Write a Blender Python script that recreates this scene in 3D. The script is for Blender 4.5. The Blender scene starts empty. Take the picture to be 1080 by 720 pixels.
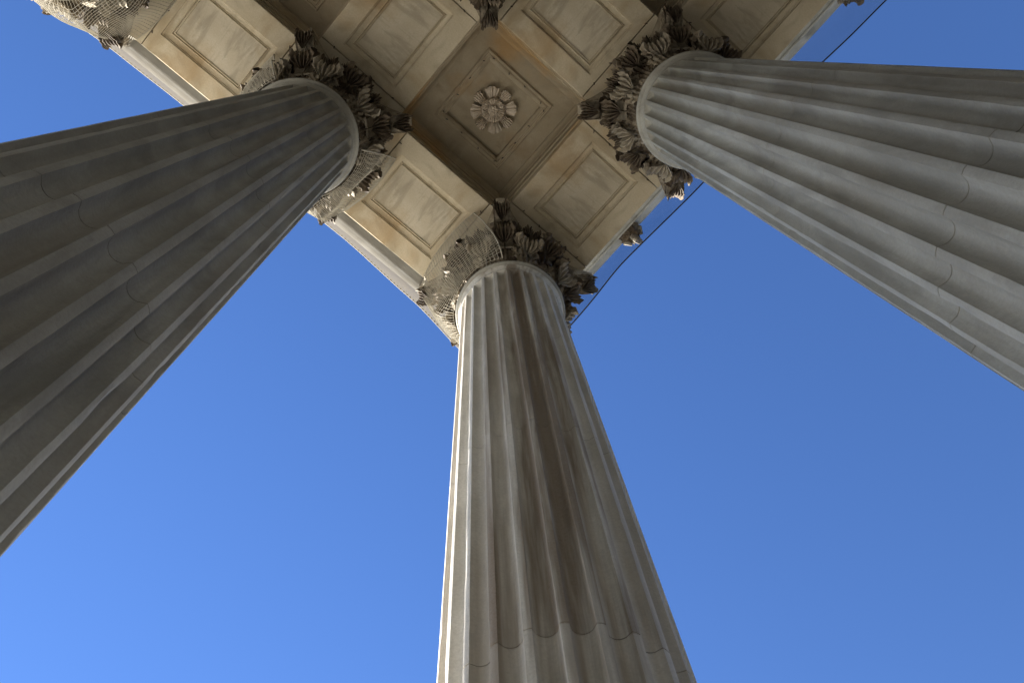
import bpy, math, random
from math import sin, cos, pi, radians, sqrt, atan2, hypot
from mathutils import Vector, Matrix, noise
random.seed(7)
S = 4.6          # column spacing
ZS = 20.06       # height of the soffit above the podium floor
W = 0.975        # half width of the architrave beams
scene = bpy.context.scene
col = scene.collection

# ------------------------------------------------------------------ helpers
class MB:
    def __init__(s): s.v = []; s.f = []; s.sharp = set(); s.smooth = True
    def add(s, vs, fs):
        b = len(s.v); s.v += [tuple(p) for p in vs]; s.f += [tuple(i + b for i in f) for f in fs]; return b
    def box(s, x0, x1, y0, y1, z0, z1):
        s.add([(x0,y0,z0),(x1,y0,z0),(x1,y1,z0),(x0,y1,z0),(x0,y0,z1),(x1,y0,z1),(x1,y1,z1),(x0,y1,z1)],
              [(0,3,2,1),(4,5,6,7),(0,1,5,4),(1,2,6,5),(2,3,7,6),(3,0,4,7)])
    def tube(s, pts, r, n=6, closed=False, caps=True):
        pts = [Vector(p) for p in pts]; m = len(pts); rings = []
        for i, p in enumerate(pts):
            a = pts[(i-1) % m] if (closed or i > 0) else p
            c = pts[(i+1) % m] if (closed or i < m-1) else p
            t = (c - a).normalized()
            ref = Vector((0,0,1)) if abs(t.z) < .9 else Vector((1,0,0))
            u = t.cross(ref).normalized(); w = t.cross(u)
            rr = r[i] if isinstance(r, (list, tuple)) else r
            rings.append([p + u*cos(2*pi*k/n)*rr + w*sin(2*pi*k/n)*rr for k in range(n)])
        vs = [q for ring in rings for q in ring]; fs = []
        for i in range(m if closed else m-1):
            j = (i+1) % m
            for k in range(n):
                fs.append((i*n+k, j*n+k, j*n+(k+1) % n, i*n+(k+1) % n))
        if caps and not closed:
            fs.append(tuple(range(n))[::1]); fs.append(tuple((m-1)*n+k for k in range(n))[::-1])
        s.add(vs, fs)
    def lathe(s, prof, n=96, a0=0):
        m = len(prof); vs = []; fs = []
        for (r, z) in prof:
            for k in range(n):
                a = a0 + 2*pi*k/n; vs.append((r*cos(a), r*sin(a), z))
        for i in range(m-1):
            for k in range(n):
                fs.append((i*n+k, i*n+(k+1) % n, (i+1)*n+(k+1) % n, (i+1)*n+k))
        fs.append(tuple(reversed(range(n)))); fs.append(tuple((m-1)*n+k for k in range(n)))
        s.add(vs, fs)
    def loops(s, lp, cap=True, flip=False):
        m = len(lp); n = len(lp[0]); vs = [p for l in lp for p in l]; fs = []
        for i in range(m-1):
            for k in range(n):
                f = (i*n+k, i*n+(k+1) % n, (i+1)*n+(k+1) % n, (i+1)*n+k)
                fs.append(f[::-1] if flip else f)
        if cap: fs.append(tuple((m-1)*n+k for k in range(n)))
        s.add(vs, fs)
    def data(s, name, mat, smooth_angle=35):
        me = bpy.data.meshes.new(name); me.from_pydata(s.v, [], s.f); me.update()
        import bmesh
        bm = bmesh.new(); bm.from_mesh(me)
        bmesh.ops.recalc_face_normals(bm, faces=bm.faces)
        th = radians(smooth_angle)
        for f in bm.faces: f.smooth = True
        for e in bm.edges:
            if len(e.link_faces) == 2 and e.calc_face_angle(0) > th: e.smooth = False
        bm.to_mesh(me); bm.free()
        if mat: me.materials.append(mat)
        return me
    def build(s, name, mat, parent=None, loc=(0,0,0), rz=0, angle=35):
        return link(name, s.data(name, mat, angle), parent, loc, rz)

def link(name, me, parent=None, loc=(0,0,0), rz=0):
    o = bpy.data.objects.new(name, me); col.objects.link(o)
    o.location = loc; o.rotation_euler = (0,0,rz)
    if parent: o.parent = parent
    return o
def tag(o, label=None, cat=None, group=None, kind=None):
    if label: o['label'] = label
    if cat: o['category'] = cat
    if group: o['group'] = group
    if kind: o['kind'] = kind
    return o
def empty(name, loc=(0,0,0), rz=0):
    return link(name, None, None, loc, rz)
def copy_tree(o, parent=None):
    c = o.copy(); col.objects.link(c); c.parent = parent
    for ch in list(o.children): copy_tree(ch, c)
    return c

# ------------------------------------------------------------------ materials
def stone(name, base, light, stain, stain_amt=.5, scale=1.0, streak=(1,1,1), bump=.25, orange=0, fine=.12, vein=.35, rough=.82, perobj=False, lo=.50, hi=.70, vmap=None, side=None, drums=False):
    m = bpy.data.materials.new(name); m.use_nodes = True
    nt = m.node_tree; N = nt.nodes; L = nt.links
    bs = N['Principled BSDF']; bs.inputs['Roughness'].default_value = rough
    bs.inputs['Specular IOR Level'].default_value = .3
    tc = N.new('ShaderNodeTexCoord'); vec = tc.outputs['Object']
    if perobj:
        oi = N.new('ShaderNodeObjectInfo'); ad = N.new('ShaderNodeVectorMath'); ad.operation = 'ADD'
        L.new(vec, ad.inputs[0]); L.new(oi.outputs['Location'], ad.inputs[1]); vec = ad.outputs[0]
    def noi(sc, det=6, rg=.6, vm=None, dist=0):
        n = N.new('ShaderNodeTexNoise'); n.inputs['Scale'].default_value = sc
        n.inputs['Detail'].default_value = det; n.inputs['Roughness'].default_value = rg
        n.inputs['Distortion'].default_value = dist
        if vm:
            mp = N.new('ShaderNodeMapping'); mp.inputs['Scale'].default_value = vm
            L.new(vec, mp.inputs['Vector']); L.new(mp.outputs[0], n.inputs['Vector'])
        else: L.new(vec, n.inputs['Vector'])
        return n.outputs['Fac']
    def ramp(f, a, b):
        r = N.new('ShaderNodeMapRange'); r.inputs['From Min'].default_value = a; r.inputs['From Max'].default_value = b
        r.interpolation_type = 'SMOOTHSTEP'; L.new(f, r.inputs['Value']); return r.outputs[0]
    def lerp(f, a, b, c_, d_):
        r = N.new('ShaderNodeMapRange'); L.new(f, r.inputs['Value'])
        for k_, v_ in zip(('From Min','From Max','To Min','To Max'), (a, b, c_, d_)): r.inputs[k_].default_value = v_
        return r.outputs[0]
    def mul(f, k):
        q = N.new('ShaderNodeMath'); q.operation = 'MULTIPLY'; L.new(f, q.inputs[0])
        if hasattr(k, 'is_linked') or not isinstance(k, (int, float)): L.new(k, q.inputs[1])
        else: q.inputs[1].default_value = k
        return q.outputs[0]
    def mix(f, a, b, mode='MIX'):
        q = N.new('ShaderNodeMix'); q.data_type = 'RGBA'; q.blend_type = mode
        if isinstance(f, (int, float)): q.inputs[0].default_value = f
        else: L.new(f, q.inputs[0])
        for i, c in ((6, a), (7, b)):
            if isinstance(c, tuple): q.inputs[i].default_value = (*c, 1)
            else: L.new(c, q.inputs[i])
        return q.outputs[2]
    c = mix(ramp(noi(.9*scale, 5), .35, .65), base, light)
    c = mix(mul(ramp(noi(1.3*scale, 7, .6, vmap or (1, 1, .5), .9), .46, .66), vein), c, tuple(x*.62 for x in base))
    c = mix(mul(ramp(noi(1.1*scale, 8, .6, streak), lo, hi), stain_amt), c, stain)
    c = mix(mul(ramp(noi(3.1*scale, 8, .7, streak), .55, .72), stain_amt*.6), c, tuple(x*.7 for x in stain))
    if drums:     # each drum was cut from its own block: a slightly different tone
        sz = N.new('ShaderNodeSeparateXYZ'); L.new(tc.outputs['Object'], sz.inputs[0])
        q1 = N.new('ShaderNodeMath'); q1.operation = 'SUBTRACT'; q1.inputs[1].default_value = 3.44; L.new(sz.outputs[2], q1.inputs[0])
        q2 = N.new('ShaderNodeMath'); q2.operation = 'DIVIDE'; q2.inputs[1].default_value = 3.617; L.new(q1.outputs[0], q2.inputs[0])
        q3 = N.new('ShaderNodeMath'); q3.operation = 'FLOOR'; L.new(q2.outputs[0], q3.inputs[0])
        oi2 = N.new('ShaderNodeObjectInfo'); q4 = N.new('ShaderNodeMath'); q4.operation = 'MULTIPLY_ADD'; q4.inputs[1].default_value = 37.3
        L.new(oi2.outputs['Random'], q4.inputs[0]); L.new(q3.outputs[0], q4.inputs[2])
        wn = N.new('ShaderNodeTexWhiteNoise'); wn.noise_dimensions = '1D'; L.new(q4.outputs[0], wn.inputs['W'])
        c = mix(lerp(wn.outputs['Value'], 0, 1, 0, .22), c, tuple(x*.62 for x in base))
    if drums:     # dirt packed in the joints between the drums
        fr = N.new('ShaderNodeMath'); fr.operation = 'PINGPONG'; fr.inputs[1].default_value = .5; L.new(q2.outputs[0], fr.inputs[0])
        c = mix(mul(lerp(fr.outputs[0], .0007, .0018, 1, 0), .6), c, (.05,.042,.03))
    if side:      # old rain stain down one face of the shaft, ending at a drum joint
        ang, zlo, colr = side
        sx = N.new('ShaderNodeSeparateXYZ'); L.new(tc.outputs['Object'], sx.inputs[0])
        dt = N.new('ShaderNodeVectorMath'); dt.operation = 'DOT_PRODUCT'; dt.inputs[1].default_value = (cos(radians(ang)), sin(radians(ang)), 0)
        L.new(tc.outputs['Object'], dt.inputs[0])
        f = mul(ramp(dt.outputs['Value'], .66, .80), ramp(noi(2.3, 5, .6, (1.6, 1.6, .07)), .40, .56))
        c = mix(mul(mul(f, lerp(sx.outputs[2], zlo - .02, zlo, .62, 1)), .80), c, colr)
    if orange: c = mix(mul(ramp(noi(.55, 4, .5), .52, .66), orange), c, (.42, .25, .09))
    c = mix(mul(ramp(noi(38, 5, .7), .3, .75), fine*2.2), c, tuple(x*.55 for x in base))
    L.new(c, bs.inputs['Base Color'])
    b1 = N.new('ShaderNodeBump'); b1.inputs['Strength'].default_value = bump; b1.inputs['Distance'].default_value = .02
    L.new(noi(22, 8, .7), b1.inputs['Height'])
    b2 = N.new('ShaderNodeBump'); b2.inputs['Strength'].default_value = bump*.9; b2.inputs['Distance'].default_value = .05
    L.new(noi(3.5, 5, .6), b2.inputs['Height']); L.new(b1.outputs[0], b2.inputs['Normal'])
    L.new(b2.outputs[0], bs.inputs['Normal'])
    return m
def plain(name, c, rough=.8, metal=0):
    m = bpy.data.materials.new(name); m.use_nodes = True; bs = m.node_tree.nodes['Principled BSDF']
    bs.inputs['Base Color'].default_value = (*c, 1); bs.inputs['Roughness'].default_value = rough; bs.inputs['Metallic'].default_value = metal
    return m
def netting(name, c, alpha):
    m = bpy.data.materials.new(name); m.use_nodes = True; nt = m.node_tree; N = nt.nodes; L = nt.links
    for n in list(N): N.remove(n)
    out = N.new('ShaderNodeOutputMaterial'); mx = N.new('ShaderNodeMixShader'); tr = N.new('ShaderNodeBsdfTransparent')
    df = N.new('ShaderNodeBsdfDiffuse'); df.inputs['Color'].default_value = (*c, 1)
    tl = N.new('ShaderNodeBsdfTranslucent'); tl.inputs['Color'].default_value = (*c, 1)
    m2 = N.new('ShaderNodeMixShader'); m2.inputs[0].default_value = .35; L.new(df.outputs[0], m2.inputs[1]); L.new(tl.outputs[0], m2.inputs[2])
    tc = N.new('ShaderNodeTexCoord'); no = N.new('ShaderNodeTexNoise'); no.inputs['Scale'].default_value = 3; L.new(tc.outputs['Object'], no.inputs['Vector'])
    r = N.new('ShaderNodeMapRange'); r.inputs['To Min'].default_value = alpha*.85; r.inputs['To Max'].default_value = min(1, alpha*1.15)
    L.new(no.outputs['Fac'], r.inputs['Value'])
    L.new(r.outputs[0], mx.inputs[0]); L.new(tr.outputs[0], mx.inputs[1]); L.new(m2.outputs[0], mx.inputs[2]); L.new(mx.outputs[0], out.inputs[0])
    return m

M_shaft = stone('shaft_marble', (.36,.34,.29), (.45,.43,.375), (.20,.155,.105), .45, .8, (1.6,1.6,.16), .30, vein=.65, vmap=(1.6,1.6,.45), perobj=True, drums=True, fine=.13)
M_stained_lit = stone('stained_lit_shaft_marble', (.64,.61,.545), (.76,.73,.67), (.24,.18,.12), .5, .9, (2.2,2.2,.10), .28, vein=.3, lo=.47, hi=.66, drums=True, fine=.18, side=(50, 7.05, (.17,.112,.065)))  # brown streaks, plus a paler base standing in for light on the corner shaft
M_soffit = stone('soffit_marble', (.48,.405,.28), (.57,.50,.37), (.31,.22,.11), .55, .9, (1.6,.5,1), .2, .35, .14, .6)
M_panel = stone('panel_marble', (.475,.41,.30), (.57,.51,.395), (.37,.285,.165), .5, 1.1, (1,1,1), .12, .12, .1, .60, vmap=(3.4,.6,1))
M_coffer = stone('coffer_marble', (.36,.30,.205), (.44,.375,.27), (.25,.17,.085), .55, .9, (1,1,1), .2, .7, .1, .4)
M_rosette = stone('rosette_marble', (.50,.42,.32), (.60,.52,.42), (.25,.17,.10), .3, 3, (1,1,1), .3, 0, .1, .2)
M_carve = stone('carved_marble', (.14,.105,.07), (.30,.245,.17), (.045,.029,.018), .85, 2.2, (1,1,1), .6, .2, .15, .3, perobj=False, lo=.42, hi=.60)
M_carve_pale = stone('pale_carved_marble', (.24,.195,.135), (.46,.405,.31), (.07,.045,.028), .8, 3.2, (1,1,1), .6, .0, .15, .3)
M_cornice = stone('cornice_marble', (.44,.42,.36), (.62,.61,.56), (.16,.15,.12), .6, 1.6, (1,1,1), .3, .05, .1, .2)
M_floor = stone('blackened_floor', (.018,.017,.015), (.024,.022,.02), (.014,.013,.011), .3, .5, (1,1,1), .1)  # near-black in place of a shaded interior floor
M_ground = stone('ground_paving', (.13,.125,.11), (.16,.155,.135), (.1,.095,.08), .4, .1, (1,1,1), .1)
M_terrace = stone('bounce_terrace_marble', (.68,.65,.58), (.74,.71,.64), (.56,.52,.45), .3, .5, (1,1,1), .1)  # very pale, to throw sunlight up at the left soffit
M_path = stone('dimmed_path', (.05,.047,.04), (.065,.06,.05), (.04,.036,.03), .3, .5, (1,1,1), .1)  # darkened so the right side sends back little light
M_wall = stone('blackened_wall_stone', (.014,.013,.011), (.018,.016,.013), (.011,.01,.008), .4, .4, (1,1,1), .2)  # near-black so the unseen wall returns hardly any light to the columns
M_thread = plain('net_thread', (.42,.38,.30), .9)
M_net_l = netting('dense_netting', (.13,.118,.10), .95)
M_net_r = netting('shaded_fine_netting', (.04,.06,.12), .33)  # shade and sky blue on the right net are mixed into its colour
M_cable = plain('steel_cable', (.02,.02,.025), .6)
M_loop = plain('tarred_loop', (.07,.055,.04), .8)
M_hook = plain('rusty_hook', (.035,.025,.018), .8)

# ------------------------------------------------------------------ column
ZN = ZS - 2.257          # neck ring
NF = 24
def shaft_radius(z): return .868 + .00765*(ZN - .1 - z)
def build_shaft():
    mb = MB(); zb, zt = 1.02, ZN - .10
    joints = [3.44 + 3.617*k for k in range(4)]
    rows = []                                   # (z, inset, flute scale)
    f0, f1 = zb + .32, zt - .16                 # flute ends
    zs = set([zb, zb + .12, zt, zt - .05, zt-.11])
    for k in range(9):
        t = k/8; zs.add(f0 + .10*(1 - cos(t*pi/2))); zs.add(f1 - .10*(1 - cos(t*pi/2)))
    z = f0 + .15
    while z < f1 - .12: zs.add(round(z, 3)); z += .16
    zs = [z for z in zs if all(abs(z - j) > .03 for j in joints)]
    ins = {z: 0 for z in zs}
    for j in joints:
        for d, q in ((-.006, 0), (-.003, .012), (.003, .012), (.006, 0)): ins[j+d] = q
    period = 2*pi/NF; ff = .25; nf = 10
    angs = []
    for k in range(NF):
        a = k*period
        for i in range(nf+1): angs.append((a + period*(ff/2 + (1-ff)*i/nf), i/nf))
        angs.append((a + period*(1 - ff/2) + period*ff*.5, -1))
    n = len(angs); rr = []
    for z in sorted(ins):
        r0 = shaft_radius(z) - ins[z]
        if z > zt - .10: r0 += .05*((z - zt + .10)/.10)**2
        if z < zb + .25: r0 += .06*((zb + .25 - z)/.25)**2
        if z <= f0 or z >= f1: fs = 0
        else:
            e = min(z - f0, f1 - z); fs = 1 if e >= .10 else sqrt(max(0, 1 - (1 - e/.10)**2))
        ring = []
        for a, t in angs:
            w = .0016*noise.noise(Vector((cos(a)*2.5, sin(a)*2.5, z*1.3)))
            if t < 0: r = r0
            else:
                x = 2*t - 1; r = r0 - fs*.098*(sqrt(max(0, 1 - x*x*.999)) )
                if t in (0, 1): r -= .014*max(0, noise.noise(Vector((cos(a)*14, sin(a)*14, z*3.1))) - .33)*1.6 + .0006*noise.noise(Vector((cos(a)*20, sin(a)*20, z*7)))
            r += w
            ring.append((r*cos(a), r*sin(a), z))
        rr.append(ring)
    mb.loops(rr, cap=False)
    return mb.data('shaft', M_shaft, 28)

def build_ring():
    mb = MB(); r = shaft_radius(ZN)
    prof = [(r-.1, -.12), (r+.035, -.12), (r+.04, -.075), (r+.02, -.07)]
    for k in range(11):
        a = -pi/2 + pi*k/10; prof.append((r+.02 + .075*cos(a), .0 + .062*sin(a)))
    prof += [(r+.01, .075), (r-.1, .075)]
    mb.lathe(prof, 96); return mb.data('astragal', M_shaft, 50)

def build_bell():
    mb = MB()
    prof = [(.80,.05),(.86,.07),(.86,.4),(.87,.9),(.89,1.3),(.93,1.6),(1.02,1.83),(1.10,1.90),(1.12,1.95),(1.08,1.985),(.7,1.985)]
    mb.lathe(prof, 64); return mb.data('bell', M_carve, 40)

def leaf_mesh(name, z0, z1, r_in, r_out, width, mat, curl=.16, lobes=5, drop=.22, seed=0, twist=0):
    """acanthus leaf: climbs the bell, arches outward and hooks down at its ribbed tip"""
    nu, nv = 26, 56
    path = []
    H = z1 - z0
    for i in range(nv+1):
        v = i/nv
        if v < .62:
            t = v/.62; z = z0 + H*(1 - (1-t)**1.25)*.985; r = r_in + (r_out-curl - r_in)*t**2.6
        else:
            t = (v-.62)/.38; ang = pi/2 - t*radians(205)
            r = (r_out - curl) + curl*cos(ang) ; z = z1 - H*.015 - curl + curl*sin(ang)*1.0
            z -= drop*max(0, t-.35)**1.2 * .6
        path.append((r, z))
    def surf(off):
        vs = []
        for i, (r, z) in enumerate(path):
            v = i/nv
            a = path[max(0, i-1)]; b = path[min(nv, i+1)]
            tr, tz = b[0]-a[0], b[1]-a[1]; l = hypot(tr, tz) or 1; nr, nz = tz/l, -tr/l
            env = width*(.80 + .35*sin(min(1, v/.75)*pi*.55)) * (1 if v < .72 else max(.06, sqrt(max(0, 1-((v-.72)/.285)**2))))
            ph = (v*lobes) % 1
            notch = 1 - .42*abs(2*ph-1)**2.2
            tooth = 1 - .15*abs(sin(v*lobes*pi*4))
            for j in range(nu+1):
                u = -1 + 2*j/nu
                x = u*env*(notch*tooth if abs(u) > .35 else 1 - (1-notch*tooth)*abs(u)/.35)
                rib = .026*cos(u*pi*5.2)*(.4+v) * (1 if abs(u) > .12 else 1.6)
                lob = .045*cos(ph*2*pi + pi)*abs(u)**1.5
                bend = -.18*width*u*u*(1-v) + .10*u*u*max(0, v-.5)*-1.2
                d = rib + lob + bend + off + .008*noise.noise(Vector((u*4, v*9, seed)))
                R_ = r + nr*d; Z_ = z + nz*d
                aa = x/max(.8, r)
                vs.append((R_*cos(aa + twist*v), R_*sin(aa + twist*v), Z_))
        return vs
    A = surf(0); B = surf(-.035); n = nu+1; m = nv+1; mb = MB(); fs = []
    for i in range(nv):
        for j in range(nu):
            q = (i*n+j, i*n+j+1, (i+1)*n+j+1, (i+1)*n+j); fs.append(q); fs.append(tuple(k+n*m for k in reversed(q)))
    for i in range(nv):
        for j in (0, nu):
            a, b = i*n+j, (i+1)*n+j; fs.append((a, b, b+n*m, a+n*m))
    for j in range(nu):
        for i in (0, nv):
            a, b = i*n+j, i*n+j+1; fs.append((a, b, b+n*m, a+n*m))
    mb.add(A+B, fs); return mb.data(name, mat, 50)

def ribbon(name, pts, wid, thick, mat, side=Vector((0,1,0)), scale=None):
    """a band of given width swept along pts; side = width direction"""
    mb = MB(); rings = []; m = len(pts)
    for i, p in enumerate(pts):
        p = Vector(p); a = Vector(pts[max(0,i-1)]); b = Vector(pts[min(m-1,i+1)])
        t = (b-a).normalized(); nn = t.cross(side).normalized(); k = scale(i/(m-1)) if scale else 1
        w, h = wid*k/2, thick*k/2
        sec = [(-w,-h),(-w*.6,-h*.55),(0,-h*.9),(w*.6,-h*.55),(w,-h),(w,h),(w*.6,h*.4),(0,h*.9),(-w*.6,h*.4),(-w,h)]
        rings.append([p + side*x + nn*y for x, y in sec])
    n = len(rings[0])
    fs = [tuple(range(n)), tuple((m-1)*n+k for k in range(n))]
    for i in range(m-1):
        for k in range(n): fs.append((i*n+k, i*n+(k+1) % n, (i+1)*n+(k+1) % n, (i+1)*n+k))
    mb.add([q for r in rings for q in r], fs); return mb.data(name, mat, 40)
def scroll(r0, z0, r1, z1, R0, turns):
    """path in the (r, z) plane: stem rising from the bell, then a spiral scroll under the abacus"""
    pts = []
    cr, cz = r1 - R0, z1 - R0
    for i in range(15):
        t = i/15
        pts.append((r0 + (cr - r0)*t**1.5, z0 + (cz + R0 - z0)*(sin(t*pi/2))))
    n = int(26*turns)
    for i in range(n+1):
        t = i/n; a = pi/2 - t*turns*2*pi; R = R0*(1 - .86*t)
        pts.append((cr + R*cos(a), cz + R*sin(a)))
    return pts

def build_abacus():
    mb = MB()
    def outline(a, tip, sag, n=14):
        pts = []
        for q in range(4):
            th = q*pi/2
            c, s = cos(th), sin(th)
            # side running at +x, from (a, -a+tip) to (a, a-tip), bowed inward
            for i in range(n+1):
                t = i/n; y = (-a + tip) + (2*a - 2*tip)*t
                x = a - sag*(1 - (2*t-1)**2)
                pts.append((x*c - y*s, x*s + y*c))
        return pts
    lv = [(1.02,.10,.22,1.985),(1.14,.12,.27,1.99),(1.17,.12,.27,2.03),(1.15,.12,.27,2.06),(1.18,.12,.27,2.12),(1.24,.12,.28,2.17),(1.26,.12,.28,2.19),(1.26,.12,.28,2.252),(1.1,.1,.2,2.252)]
    lp = [[(x, y, z) for x, y in outline(a, t, s)] for a, t, s, z in lv]
    mb.loops(lp, cap=True)
    return mb.data('abacus', M_carve_pale, 40)
def fleuron_mesh():
    mb = MB(); n = 40
    for k in range(7):
        a = 2*pi*k/7
        ring = []
        cx, cz = .085*cos(a), .085*sin(a)
        for i in range(7):
            ph = pi*i/6
            ring.append([(.05*cos(ph) + .03, cx + .055*sin(ph)*cos(t*pi/4), cz + .055*sin(ph)*sin(t*pi/4)) for t in range(8)])
        mb.loops(ring, cap=False)
    ring = []
    for i in range(7):
        ph = pi*i/6; ring.append([(.06*cos(ph)+.05, .05*sin(ph)*cos(t*pi/4), .05*sin(ph)*sin(t*pi/4)) for t in range(8)])
    mb.loops(ring, cap=False)
    return mb.data('fleuron', M_carve_pale, 50)

me_shaft = build_shaft(); me_ring = build_ring(); me_bell = build_bell(); me_aba = build_abacus()
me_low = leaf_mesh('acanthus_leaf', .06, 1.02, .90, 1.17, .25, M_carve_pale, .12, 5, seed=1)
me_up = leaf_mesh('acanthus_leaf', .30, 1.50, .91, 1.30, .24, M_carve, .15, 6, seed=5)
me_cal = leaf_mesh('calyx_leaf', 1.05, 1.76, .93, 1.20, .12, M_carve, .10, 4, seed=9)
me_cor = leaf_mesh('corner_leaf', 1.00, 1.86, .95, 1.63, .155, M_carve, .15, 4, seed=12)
sc = scroll(.98, 1.0, 1.66, 1.93, .185, 1.9)
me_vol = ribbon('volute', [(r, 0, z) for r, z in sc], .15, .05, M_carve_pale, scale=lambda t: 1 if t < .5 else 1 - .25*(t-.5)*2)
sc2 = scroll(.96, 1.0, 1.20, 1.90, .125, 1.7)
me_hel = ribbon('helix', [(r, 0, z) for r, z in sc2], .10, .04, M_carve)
me_fle = fleuron_mesh()
def plinth_data():
    mb = MB(); mb.box(-1.4, 1.4, -1.4, 1.4, 0, .34); return mb.data('plinth', M_shaft)
def base_data():
    mb = MB(); prof = [(1.0,.345)]
    for k in range(9): a = -pi/2 + pi*k/8; prof.append((1.22+.14*cos(a), .49+.14*sin(a)))
    prof += [(1.2,.66),(1.12,.70),(1.10,.76),(1.14,.80)]
    for k in range(7): a = -pi/2 + pi*k/6; prof.append((1.12+.08*cos(a), .90+.08*sin(a)))
    prof += [(1.08,1.0),(1.06,1.03),(.9,1.03)]
    mb.lathe(prof, 64); return mb.data('base_moulding', M_shaft)

def make_column():
    root = empty('fluted_column')
    link('plinth', plinth_data(), root); link('base_moulding', base_data(), root)
    link('shaft', me_shaft, root); link('astragal', me_ring, root, (0,0,ZN))
    cap = link('capital', me_bell, root, (0,0,ZN))
    for k in range(8):
        link('acanthus_leaf', me_low, cap, (0,0,0), radians(22.5 + 45*k))
        link('acanthus_leaf', me_up, cap, (0,0,0), radians(45*k))
    for q in range(4):
        for sg in (-1, 1):
            link('calyx_leaf', me_cal, cap, (0,0,0), radians(45 + 90*q + sg*17))
            link('calyx_leaf', me_cal, cap, (0,0,-.03), radians(90*q + sg*17))
            # volutes: start 11 degrees off the diagonal, run to the corner
            b = radians(45 + 90*q); off = .085*sg
            o = link('volute', me_vol, cap, (-sin(b)*off, cos(b)*off, 0), b)
            b = radians(90*q); off = .14*sg
            link('helix', me_hel, cap, (-sin(b)*off, cos(b)*off, 0), b)
        link('corner_leaf', me_cor, cap, (0,0,0), radians(45 + 90*q))
        b = radians(90*q)
        o = link('fleuron', me_fle, cap, (cos(b)*1.0, sin(b)*1.0, 2.10), b)
    link('abacus', me_aba, root, (0,0,ZN))
    return root
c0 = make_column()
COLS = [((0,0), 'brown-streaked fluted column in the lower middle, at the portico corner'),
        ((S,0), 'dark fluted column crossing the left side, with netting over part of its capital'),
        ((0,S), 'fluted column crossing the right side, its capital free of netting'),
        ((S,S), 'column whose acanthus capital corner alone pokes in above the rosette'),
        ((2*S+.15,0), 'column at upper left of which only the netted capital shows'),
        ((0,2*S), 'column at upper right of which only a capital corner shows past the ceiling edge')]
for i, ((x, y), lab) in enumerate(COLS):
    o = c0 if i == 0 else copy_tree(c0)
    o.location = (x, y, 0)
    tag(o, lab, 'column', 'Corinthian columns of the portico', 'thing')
# the corner shaft is streaked, and its brighter light is put into paler marble
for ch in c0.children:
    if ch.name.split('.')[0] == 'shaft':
        ch.data = ch.data.copy(); ch.data.materials[0] = M_stained_lit

# ------------------------------------------------------------------ ceiling and entablature
ent = empty('entablature', (0,0,ZS)); tag(ent, 'pale marble portico ceiling with square coffers, panelled beams and outer cornice', 'ceiling', None, 'thing')
NB = 3; NX = 7        # bays deep and bays long
def rect(cx, cy, hx, hy, z): return [(cx-hx,cy-hy,z),(cx+hx,cy-hy,z),(cx+hx,cy+hy,z),(cx-hx,cy+hy,z)]
J = 1.272                 # stone joint beyond each capital
g = .006
def beam_mesh():
    """mid block of an architrave beam along x, centred on 0, with its sunk panel"""
    mb = MB(); hl = S/2 - J - g
    lp = [rect(0,0,hl,W,1.6), rect(0,0,hl,W,.012), rect(0,0,hl-.012,W-.012,0),
          rect(0,0,.865,.60,0), rect(0,0,.865,.60,.035), rect(0,0,.845,.58,.035), rect(0,0,.83,.565,.055),
          rect(0,0,.80,.53,.075), rect(0,0,.76,.49,.085), rect(0,0,.735,.465,.065), rect(0,0,.73,.46,.10),
          rect(0,0,.715,.445,.10), rect(0,0,.712,.442,.07), rect(0,0,.695,.425,.07), rect(0,0,.693,.423,.105)]
    mb.loops(lp, cap=False)
    return mb
beam = beam_mesh().data('beam', M_soffit, 20)
def panel_data():
    mb = MB(); mb.add(rect(0,0,.70,.43,.102)+rect(0,0,.70,.43,.16), [(3,2,1,0),(4,5,6,7),(0,1,5,4),(1,2,6,5),(2,3,7,6),(3,0,4,7)]); return mb.data('panel', M_panel)
panel = panel_data()
mbc = MB(); lp = [rect(0,0,J-g,J-g,1.6), rect(0,0,J-g,J-g,.1)]
def cross_block():
    """block over a column: a cross of four short arms"""
    mb = MB(); a = J - g
    pl = [(a,-W),(a,W),(W,W),(W,a),(-W,a),(-W,W),(-a,W),(-a,-W),(-W,-W),(-W,-a),(W,-a),(W,-W)]
    mb.add([(x,y,0) for x,y in pl] + [(x,y,1.6) for x,y in pl],
           [tuple(reversed(range(12))), tuple(range(12,24))] + [(k,(k+1)%12,12+(k+1)%12,12+k) for k in range(12)])
    return mb.data('column_block', M_soffit)
def edge_block(ax, ay):
    """block over an outer column, its outward arms cut off flush with the beam"""
    mb = MB(); a = J - g; x0 = -W if ax else -a; y0 = -W if ay else -a
    pl = [(a,-W),(a,W),(W,W),(W,a),(-W,a)]
    if not ax: pl += [(-W,W),(-a,W),(-a,-W),(-W,-W)]
    else: pl += [(-W,-W)]
    if not ay: pl += [(-W,-a),(W,-a),(W,-W)]
    pl2 = []
    for p in pl:
        if not pl2 or p != pl2[-1]: pl2.append(p)
    n = len(pl2)
    mb.add([(x,y,0) for x,y in pl2] + [(x,y,1.6) for x,y in pl2],
           [tuple(reversed(range(n))), tuple(range(n,2*n))] + [(k,(k+1)%n,n+(k+1)%n,n+k) for k in range(n)])
    return mb.data('column_block', M_soffit)
blocks = {(i, j): edge_block(i, j) for i in (0,1) for j in (0,1)}
hook_me = None
def hook_data():
    mb = MB(); mb.tube([(0,0,.01),(0,0,-.02),(.02,0,-.035),(.035,0,-.02)], .009, 6); return mb.data('hook', M_hook)
hook_me = hook_data()
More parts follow.
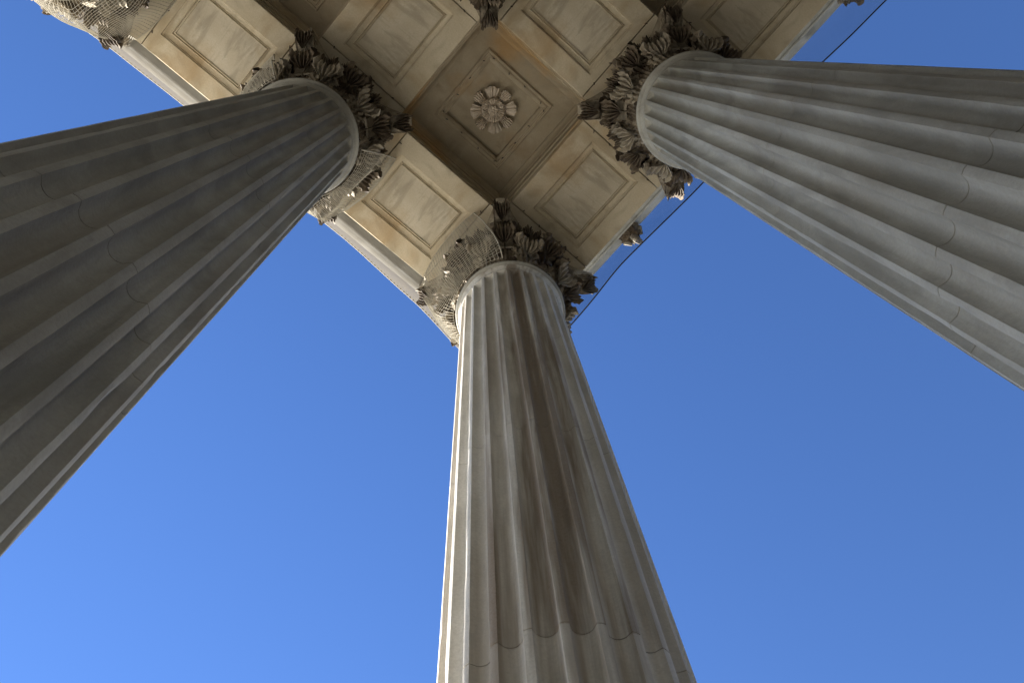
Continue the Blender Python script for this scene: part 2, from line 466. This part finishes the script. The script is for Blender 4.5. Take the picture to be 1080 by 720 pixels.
for i in range(NX+1):
    for j in range(NB):
        link('column_block', blocks[(1 if i == 0 else 0, 1 if j == 0 else 0)], ent, (i*S, j*S, 0))
        if i < NX:
            b = link('beam', beam, ent, (i*S+S/2, j*S, 0)); link('panel', panel, b)
            if j < 2 and i < 2:
                for sx in (-1,1):
                    for t in (-.7,-.2,.35,.8):
                        link('hook', hook_me, b, (sx*(S/2-J-.02), t*W*.95, 0), random.uniform(0,6))
        if j < NB:
            b = link('beam', beam, ent, (i*S, j*S+S/2, 0), pi/2); link('panel', panel, b)
            if j < 2 and i < 2:
                for sx in (-1,1):
                    for t in (-.75,-.3,.25,.75):
                        link('hook', hook_me, b, (sx*(S/2-J-.02), t*W*.95, 0), random.uniform(0,6))
def coffer_data():
    mb = MB(); h = S/2 - W
    lv = [(h+.10,.34),(h-.03,.34),(h-.03,.62),(h-.045,.635),(h-.06,.635),(h-.06,.90),(h-.075,.915),(h-.08,.93),(h-.085,.98),
          (h-.105,1.03),(h-.135,1.065),(h-.15,1.07),(h-.15,1.10),(h-.165,1.11),(h-.165,1.20),
          (.835,1.20),(.835,1.155),(.82,1.145),(.80,1.145),(.79,1.165),(.765,1.165),(.755,1.15),(.725,1.15),(.715,1.175),(.69,1.19),(.675,1.21),(.665,1.22),(.665,1.36)]
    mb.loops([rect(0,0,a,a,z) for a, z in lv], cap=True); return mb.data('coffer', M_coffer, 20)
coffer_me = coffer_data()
def petal_ring(R0, R1, n, z, h, wide, seed, lobed):
    mb = MB(); nu, nv = 10, 10
    for k in range(n):
        a0 = 2*pi*k/n; vs = []; fs = []
        lob = lobed and k % 2 == 1
        for side in (0, 1):
            for i in range(nv+1):
                v = i/nv; r = R0 + (R1-R0)*v
                for j in range(nu+1):
                    u = -1 + 2*j/nu
                    wd = wide*(.80+.20*v)*(1 - .10*(v > .92))*(1 if v < .8 else (1 - .25*((v-.8)/.2)**2*(abs(u)**2)))
                    if lob: wd *= 1 - .30*abs(sin(v*pi*3))
                    rr = r*(1 - (.10 if v > .95 else 0)*abs(u)**3)
                    zz = z - h*sin(v*pi*.62)*(1 - .35*u*u) - .018*cos(u*pi*(4 if not lob else 5)) + side*.05
                    an = a0 + u*wd
                    vs.append((rr*cos(an), rr*sin(an), zz))
        n1 = (nu+1)*(nv+1)
        for i in range(nv):
            for j in range(nu):
                q = (i*(nu+1)+j, i*(nu+1)+j+1, (i+1)*(nu+1)+j+1, (i+1)*(nu+1)+j); fs.append(q); fs.append(tuple(x+n1 for x in reversed(q)))
        for i in range(nv):
            for j in (0, nu): a, b = i*(nu+1)+j, (i+1)*(nu+1)+j; fs.append((a,b,b+n1,a+n1))
        for j in range(nu): a, b = nv*(nu+1)+j, nv*(nu+1)+j+1; fs.append((a,b,b+n1,a+n1))
        mb.add(vs, fs)
    return mb
def rosette_data():
    mb = petal_ring(.20, .46, 8, 1.33, .17, .375, 1, True)
    inner = petal_ring(.07, .225, 6, 1.26, .10, .50, 2, False); mb.add(inner.v, inner.f)
    prof = [(.001,1.36),(.24,1.36),(.25,1.30),(.20,1.24),(.12,1.22),(.001,1.22)]
    mb.lathe(list(prof), 40)
    for k in range(7):
        cx, cy = (0,0) if k == 6 else (.055*cos(k*pi/3), .055*sin(k*pi/3))
        ring = [[(cx+.034*sin(pi*i/6)*cos(t*pi/4), cy+.034*sin(pi*i/6)*sin(t*pi/4), 1.15-.035*cos(pi*i/6)) for t in range(8)] for i in range(7)]
        mb.loops(ring, cap=False)
    prof = [(.09,1.23),(.10,1.16),(.085,1.14),(.06,1.15),(.001,1.15)]
    mb.lathe(prof, 24)
    return mb.data('rosette', M_rosette, 50)
ros_me = rosette_data()
for i in range(NX):
    for j in range(NB):
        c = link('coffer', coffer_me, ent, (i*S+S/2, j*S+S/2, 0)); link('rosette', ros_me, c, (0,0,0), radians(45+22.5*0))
        if i == 0 and j == 0:
            for k in range(4):
                for t in (-.55,-.2,.15,.5):
                    x, y = .745, t*1.2
                    a = k*pi/2
                    link('hook', hook_me, c, (x*cos(a)-y*sin(a), x*sin(a)+y*cos(a), 1.155), random.uniform(0,6))
# roof body above beams and coffers
Lx = NX*S + 1.6; Ly = NB*S - .2
mb = MB(); mb.box(-.96, Lx, -.96, Ly, 1.602, 3.3); mb.build('attic', M_soffit, ent)
# outer entablature profile (distance out from the column axis, height), mitred at the corner
prof = [(.90,.42),(1.01,.42),(1.01,.80),(1.03,.82),(1.06,.82),(1.06,1.18),(1.10,1.22),(1.14,1.26),(1.19,1.34),(1.24,1.38),(1.24,1.48),
        (1.03,1.52),(1.02,2.30),(1.08,2.36),(1.14,2.42),(1.16,2.50),(1.30,2.55),(1.33,2.62),(1.38,2.70),(1.40,2.78),(1.72,2.80),(1.72,2.76),(1.76,2.76),(1.76,3.02),
        (1.80,3.06),(1.82,3.10),(1.86,3.18),(1.94,3.26),(2.02,3.31),(2.05,3.36),(2.05,3.44),(1.5,3.52),(.93,3.6)]
mb = MB(); vs = []; fs = []
n = len(prof)
path = [lambda d: (Lx, -d), lambda d: (-d, -d), lambda d: (-d, Ly)]
for q in path: vs += [(*q(d), z) for d, z in prof]
for k in range(2):
    for i in range(n-1): fs.append((k*n+i, k*n+i+1, (k+1)*n+i+1, (k+1)*n+i))
mb.add(vs, fs); mb.build('cornice', M_cornice, ent, angle=30)
# carved lion-like boss on the gutter between the corner and right columns
def boss_data():
    mb = MB(); rings = []
    nu = 32
    for i in range(21):
        ph = pi*i/20; ring = []
        for k in range(nu):
            a = 2*pi*k/nu
            d = Vector((sin(ph)*cos(a), sin(ph)*sin(a), cos(ph)))
            r = .20 + .05*noise.noise(d*3.1) + .05*noise.noise(d*7) + .02*sin(a*9)*sin(ph)
            # open mouth underneath
            m_ = (d - Vector((-.55,-.15,-.8)).normalized()).length
            if m_ < .5: r -= .10*(1-(m_/.5)**2)
            p = d*r; p.x *= 1.25
            ring.append(tuple(p))
        rings.append(ring)
    mb.loops(rings, cap=False); return mb
bo = boss_data().build('gutter_spout', M_carve, ent, (-1.93, 2.22, 3.20)); bo.scale = (1.1, 1.3, 1.1)
for q in (-1, 1):
    mb = MB(); mb.tube([(-.02,q*.12,.02),(-.10,q*.17,-.05),(-.20,q*.12,-.09),(-.17,q*.05,-.05)], [.05,.06,.045,.02], 8); mb.build('ear', M_carve_pale, bo)
mb = MB(); mb.tube([(-.05,0,-.12),(-.20,0,-.17),(-.30,.01,-.12),(-.27,.01,-.06)], [.06,.065,.05,.03], 10); mb.build('snout', M_carve_pale, bo)

# ------------------------------------------------------------------ capital nets
def cap_net(a_from, a_to, seed, skew0, skew1, cx=0, cy=0, extra=None):
    """knotted bird net stretched from the neck ring up to the ceiling round one capital"""
    rnd = random.Random(seed)
    cell = .066
    a0, a1 = radians(a_from), radians(a_to)
    na = int((a1-a0)*1.45/cell); ns = 31
    P = []
    for i in range(ns+1):
        s = i/ns; row = []
        for k in range(na+1):
            a = a0 + (a1-a0)*k/na + radians(skew1)*(1-s)*max(0, 1-(na-k)/12) + radians(skew0)*(1-s)*max(0, 1-k/12)
            # drawn in towards the neck, square-ish at the ceiling
            sq = 1/max(abs(cos(a)), abs(sin(a)))
            rt = 1.46*(sq**.5)
            r = 1.0 + (rt-1.0)*(s**(.9 - .42*min(1, (sq-1)/.36))) + .03*sin(s*pi)
            z = -2.18 + 2.15*s**1.05
            x, y = r*cos(a), r*sin(a)
            n_ = noise.noise(Vector((x*1.3+seed, y*1.3, z*1.3)))*.11*sin(s*pi)
            r += n_; x, y = r*cos(a), r*sin(a)
            if cy == 0 and y < -.98 and s > .8: z += (s-.8)*1.2
            row.append(Vector((x, y, z)))
        P.append(row)
    mb = MB(); r = .0043
    for row in P[:-1]: mb.tube(row, r, 3, caps=False)
    mb.tube(P[-1], .010, 5, caps=False)
    for k in range(na+1):
        rr = .012 if k in (0, na) else r
        mb.tube([P[i][k] for i in range(ns+1)], rr, 3 if rr == r else 5, caps=False)
    return mb
for (c, a, b, sd, k0, k1, lab) in [((0,0), -150, 25, 3, 0, 16, 'square-mesh bird net over the left half of the middle column capital'),
                       ((S,0), -198, 18, 11, -12, 10, 'square-mesh bird net wrapped round the outer side of the left column capital'),
                       ((2*S+.15,0), -210, 50, 23, 0, 0, 'square-mesh bird net over the capital in the top left corner')]:
    o = cap_net(a, b, sd, k0, k1, c[0], c[1]).build('bird_net', M_thread, None, (c[0], c[1], ZS))
    tag(o, lab, 'net', 'bird nets on the capitals')

# ------------------------------------------------------------------ scalloped nets along the gutter
def interp(tab, t):
    for (a, b), (c, d) in zip(tab, tab[1:]):
        if t <= c: u = (t-a)/(c-a); u = u*u*(3-2*u)*.5 + u*.5; return b + (d-b)*u
    return tab[-1][1]
ZC = 2.6; ZB = .75
def true_out(d, camd, z):  # place on height z the edge that sits d out at soffit height
    return (d + camd)*(1 + z/18.46) - camd
def gutter_net(tab, camd, t0, t1, axis, mat, name, lab, beads, group):
    root = empty(name, (0,0,ZS)); tag(root, lab, 'net', group)
    N_ = 160; mb = MB(); ins = []; outs = []; mids = []
    for i in range(N_+1):
        t = t0 + (t1-t0)*i/N_
        o_ = true_out(interp(tab, t), camd, ZC)
        ip = 2.055 if not beads else .985
        zi = 3.40 if not beads else .05
        if beads: o_ = true_out(interp(tab, t), camd, ZB)
        zo = ZC if not beads else ZB
        pts = []
        for q in range(5):
            u = q/4; d = ip + (o_-ip)*u; z = zi + (zo-zi)*u**1.3 - (.10*sin(u*pi) if beads else 0) + .015*noise.noise(Vector((t*2, u, 0)))
            pts.append((t, -d, z) if axis == 'x' else (-d, t, z))
        mids.append(pts); outs.append(Vector(pts[-1]))
    vs = [p for r in mids for p in r]; fs = []
    for i in range(N_):
        for q in range(4): fs.append((i*5+q, i*5+q+1, (i+1)*5+q+1, (i+1)*5+q))
    mb.add(vs, fs); mb.build('mesh_sheet', mat, root)
    mb = MB(); mb.tube(outs, .016 if not beads else .009, 6); mb.build('edge_cable', M_cable if not beads else M_thread, root)
    if beads:
        acc = 0; lp_me = None
        for a, b in zip(outs, outs[1:]):
            acc += (b-a).length
            if acc > .068 and (.3 < a.x < 3.9 or 6.6 < a.x < 8.9):
                acc = 0; p = a + Vector((0, .040, -.035)) if axis == 'x' else a + Vector((.045, 0, .01))
                if lp_me is None:
                    mb = MB(); mb.box(-.017, .017, -.019, .019, -.02, -.004); lp_me = mb.data('edge_loop', M_loop)
                link('edge_loop', lp_me, root, p)
gutter_net([(-2.2,1.66),(-.4,1.64),(1.0,1.47),(2.95,1.375),(4.3,1.40),(5.2,1.37),(6.8,1.35),(8.42,1.385),(9.63,1.47),(12,1.6)], 3.03, -2.1, 12, 'x',
           M_net_l, 'gutter_net', 'dense pale net hemmed with dark loops along the left ceiling edge', True, None)
gutter_net([(-2.2,1.60),(.16,1.545),(1.6,1.465),(4.0,1.56),(7.0,1.645),(8.6,1.74),(12,1.9)], 3.49, -2.1, 12, 'y',
           M_net_r, 'gutter_net', 'sheer net, its blue shade mixed into the colour, with a dark edge cable along the right ceiling edge', False, None)

# ------------------------------------------------------------------ podium, ground, inner walls
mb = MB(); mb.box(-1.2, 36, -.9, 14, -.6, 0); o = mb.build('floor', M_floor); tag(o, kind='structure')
mb = MB(); mb.box(-1.2, 36, -1.6, -.904, -.6, 0); mb.box(-8, 36, -26, -1.605, -.6, -.1); o = mb.build('bounce_terrace', M_terrace); tag(o, kind='structure')  # terrace added out of view as a bright bounce surface
mb = MB(); mb.box(-26, -1.205, -1.604, 26, -.6, -.1); o = mb.build('path', M_path); tag(o, kind='structure')  # ground on this side coloured dark to dim its bounce light
mb = MB(); mb.add([(-1500,-1500,-.6),(1500,-1500,-.6),(1500,1500,-.6),(-1500,1500,-.6)], [(0,1,2,3)])
o = mb.build('ground', M_ground); o.location.z = -.004; tag(o, kind='structure')
mb = MB(); mb.box(-.9, 36, 2.5*S, 2.5*S+1, .004, ZS-.004); o = mb.build('building_wall', M_wall); tag(o, 'unseen wall behind the portico columns, blackened to keep them in shade', 'wall', None, 'thing')

# dark block added on the right, below view, to cut sky light on columns
M_blocker = stone('blocker_brick', (.06,.045,.035), (.08,.06,.045), (.04,.03,.025), .4, .4, (1,1,1), .2)
ob = empty('sky_blocker', (-24, 0, -.6)); tag(ob, 'unseen dark block added right of the portico to screen off sky light', 'light blocker', None, 'thing')
mb = MB(); mb.box(-12, 0, -14, 44, 0, 25); mb.build('walls', M_blocker, ob)
mb = MB(); mb.box(-12.4, .4, -14.4, 44.4, 25.004, 25.7); mb.build('roof', M_path, ob)
M_glass = plain('window_glass', (.02,.025,.03), .1)
mb = MB(); mb.box(.004, .06, -.9, .9, 0, 2.2); wm = mb.data('window', M_glass)
for fl in range(5):
    for k in range(11): link('window', wm, ob, (0, -11 + k*5.2, 2.6 + fl*4.4))

# ------------------------------------------------------------------ camera
R = ((-0.75025952,-0.62133325,-0.22595498),(0.65994165,-0.72439896,-0.19930672),(-0.03984566,-0.29864886,0.9535309))
cam = bpy.data.cameras.new('camera'); co = bpy.data.objects.new('camera', cam); col.objects.link(co)
m = Matrix(((R[0][0],-R[0][1],-R[0][2],3.4936),(R[1][0],-R[1][1],-R[1][2],3.0318),(R[2][0],-R[2][1],-R[2][2],ZS-18.457),(0,0,0,1)))
co.matrix_world = m
cam.sensor_width = 36; cam.lens = 36*1014.98/1080; cam.clip_end = 5000; cam.clip_start = .05
scene.camera = co

# ------------------------------------------------------------------ light
EL, AZ = 28, -92
w = bpy.data.worlds.new('World'); scene.world = w; w.use_nodes = True; nt = w.node_tree
bg = nt.nodes['Background']; bg.inputs['Strength'].default_value = .050
sky = nt.nodes.new('ShaderNodeTexSky'); sky.sky_type = 'NISHITA'; sky.sun_disc = False
sky.sun_elevation = radians(EL); sky.sun_rotation = radians(90 - AZ)
sky.air_density = 1.0; sky.dust_density = 0; sky.ozone_density = 3.0
hs = nt.nodes.new('ShaderNodeHueSaturation'); hs.inputs['Saturation'].default_value = 1.17; hs.inputs['Hue'].default_value = .512
nt.links.new(sky.outputs[0], hs.inputs['Color']); nt.links.new(hs.outputs[0], bg.inputs['Color'])
sl = bpy.data.lights.new('sun', 'SUN'); sl.energy = 5.0; sl.angle = radians(.5); sl.color = (1, .95, .86)
so = bpy.data.objects.new('sun', sl); col.objects.link(so)
d = Vector((cos(radians(EL))*cos(radians(AZ)), cos(radians(EL))*sin(radians(AZ)), sin(radians(EL))))
so.rotation_euler = d.to_track_quat('Z', 'Y').to_euler()
scene.render.engine = 'CYCLES'
scene.cycles.max_bounces = 8; scene.cycles.diffuse_bounces = 5
scene.view_settings.view_transform = 'Standard'; scene.view_settings.look = 'None'
scene.view_settings.exposure = 2.3; scene.view_settings.gamma = 1
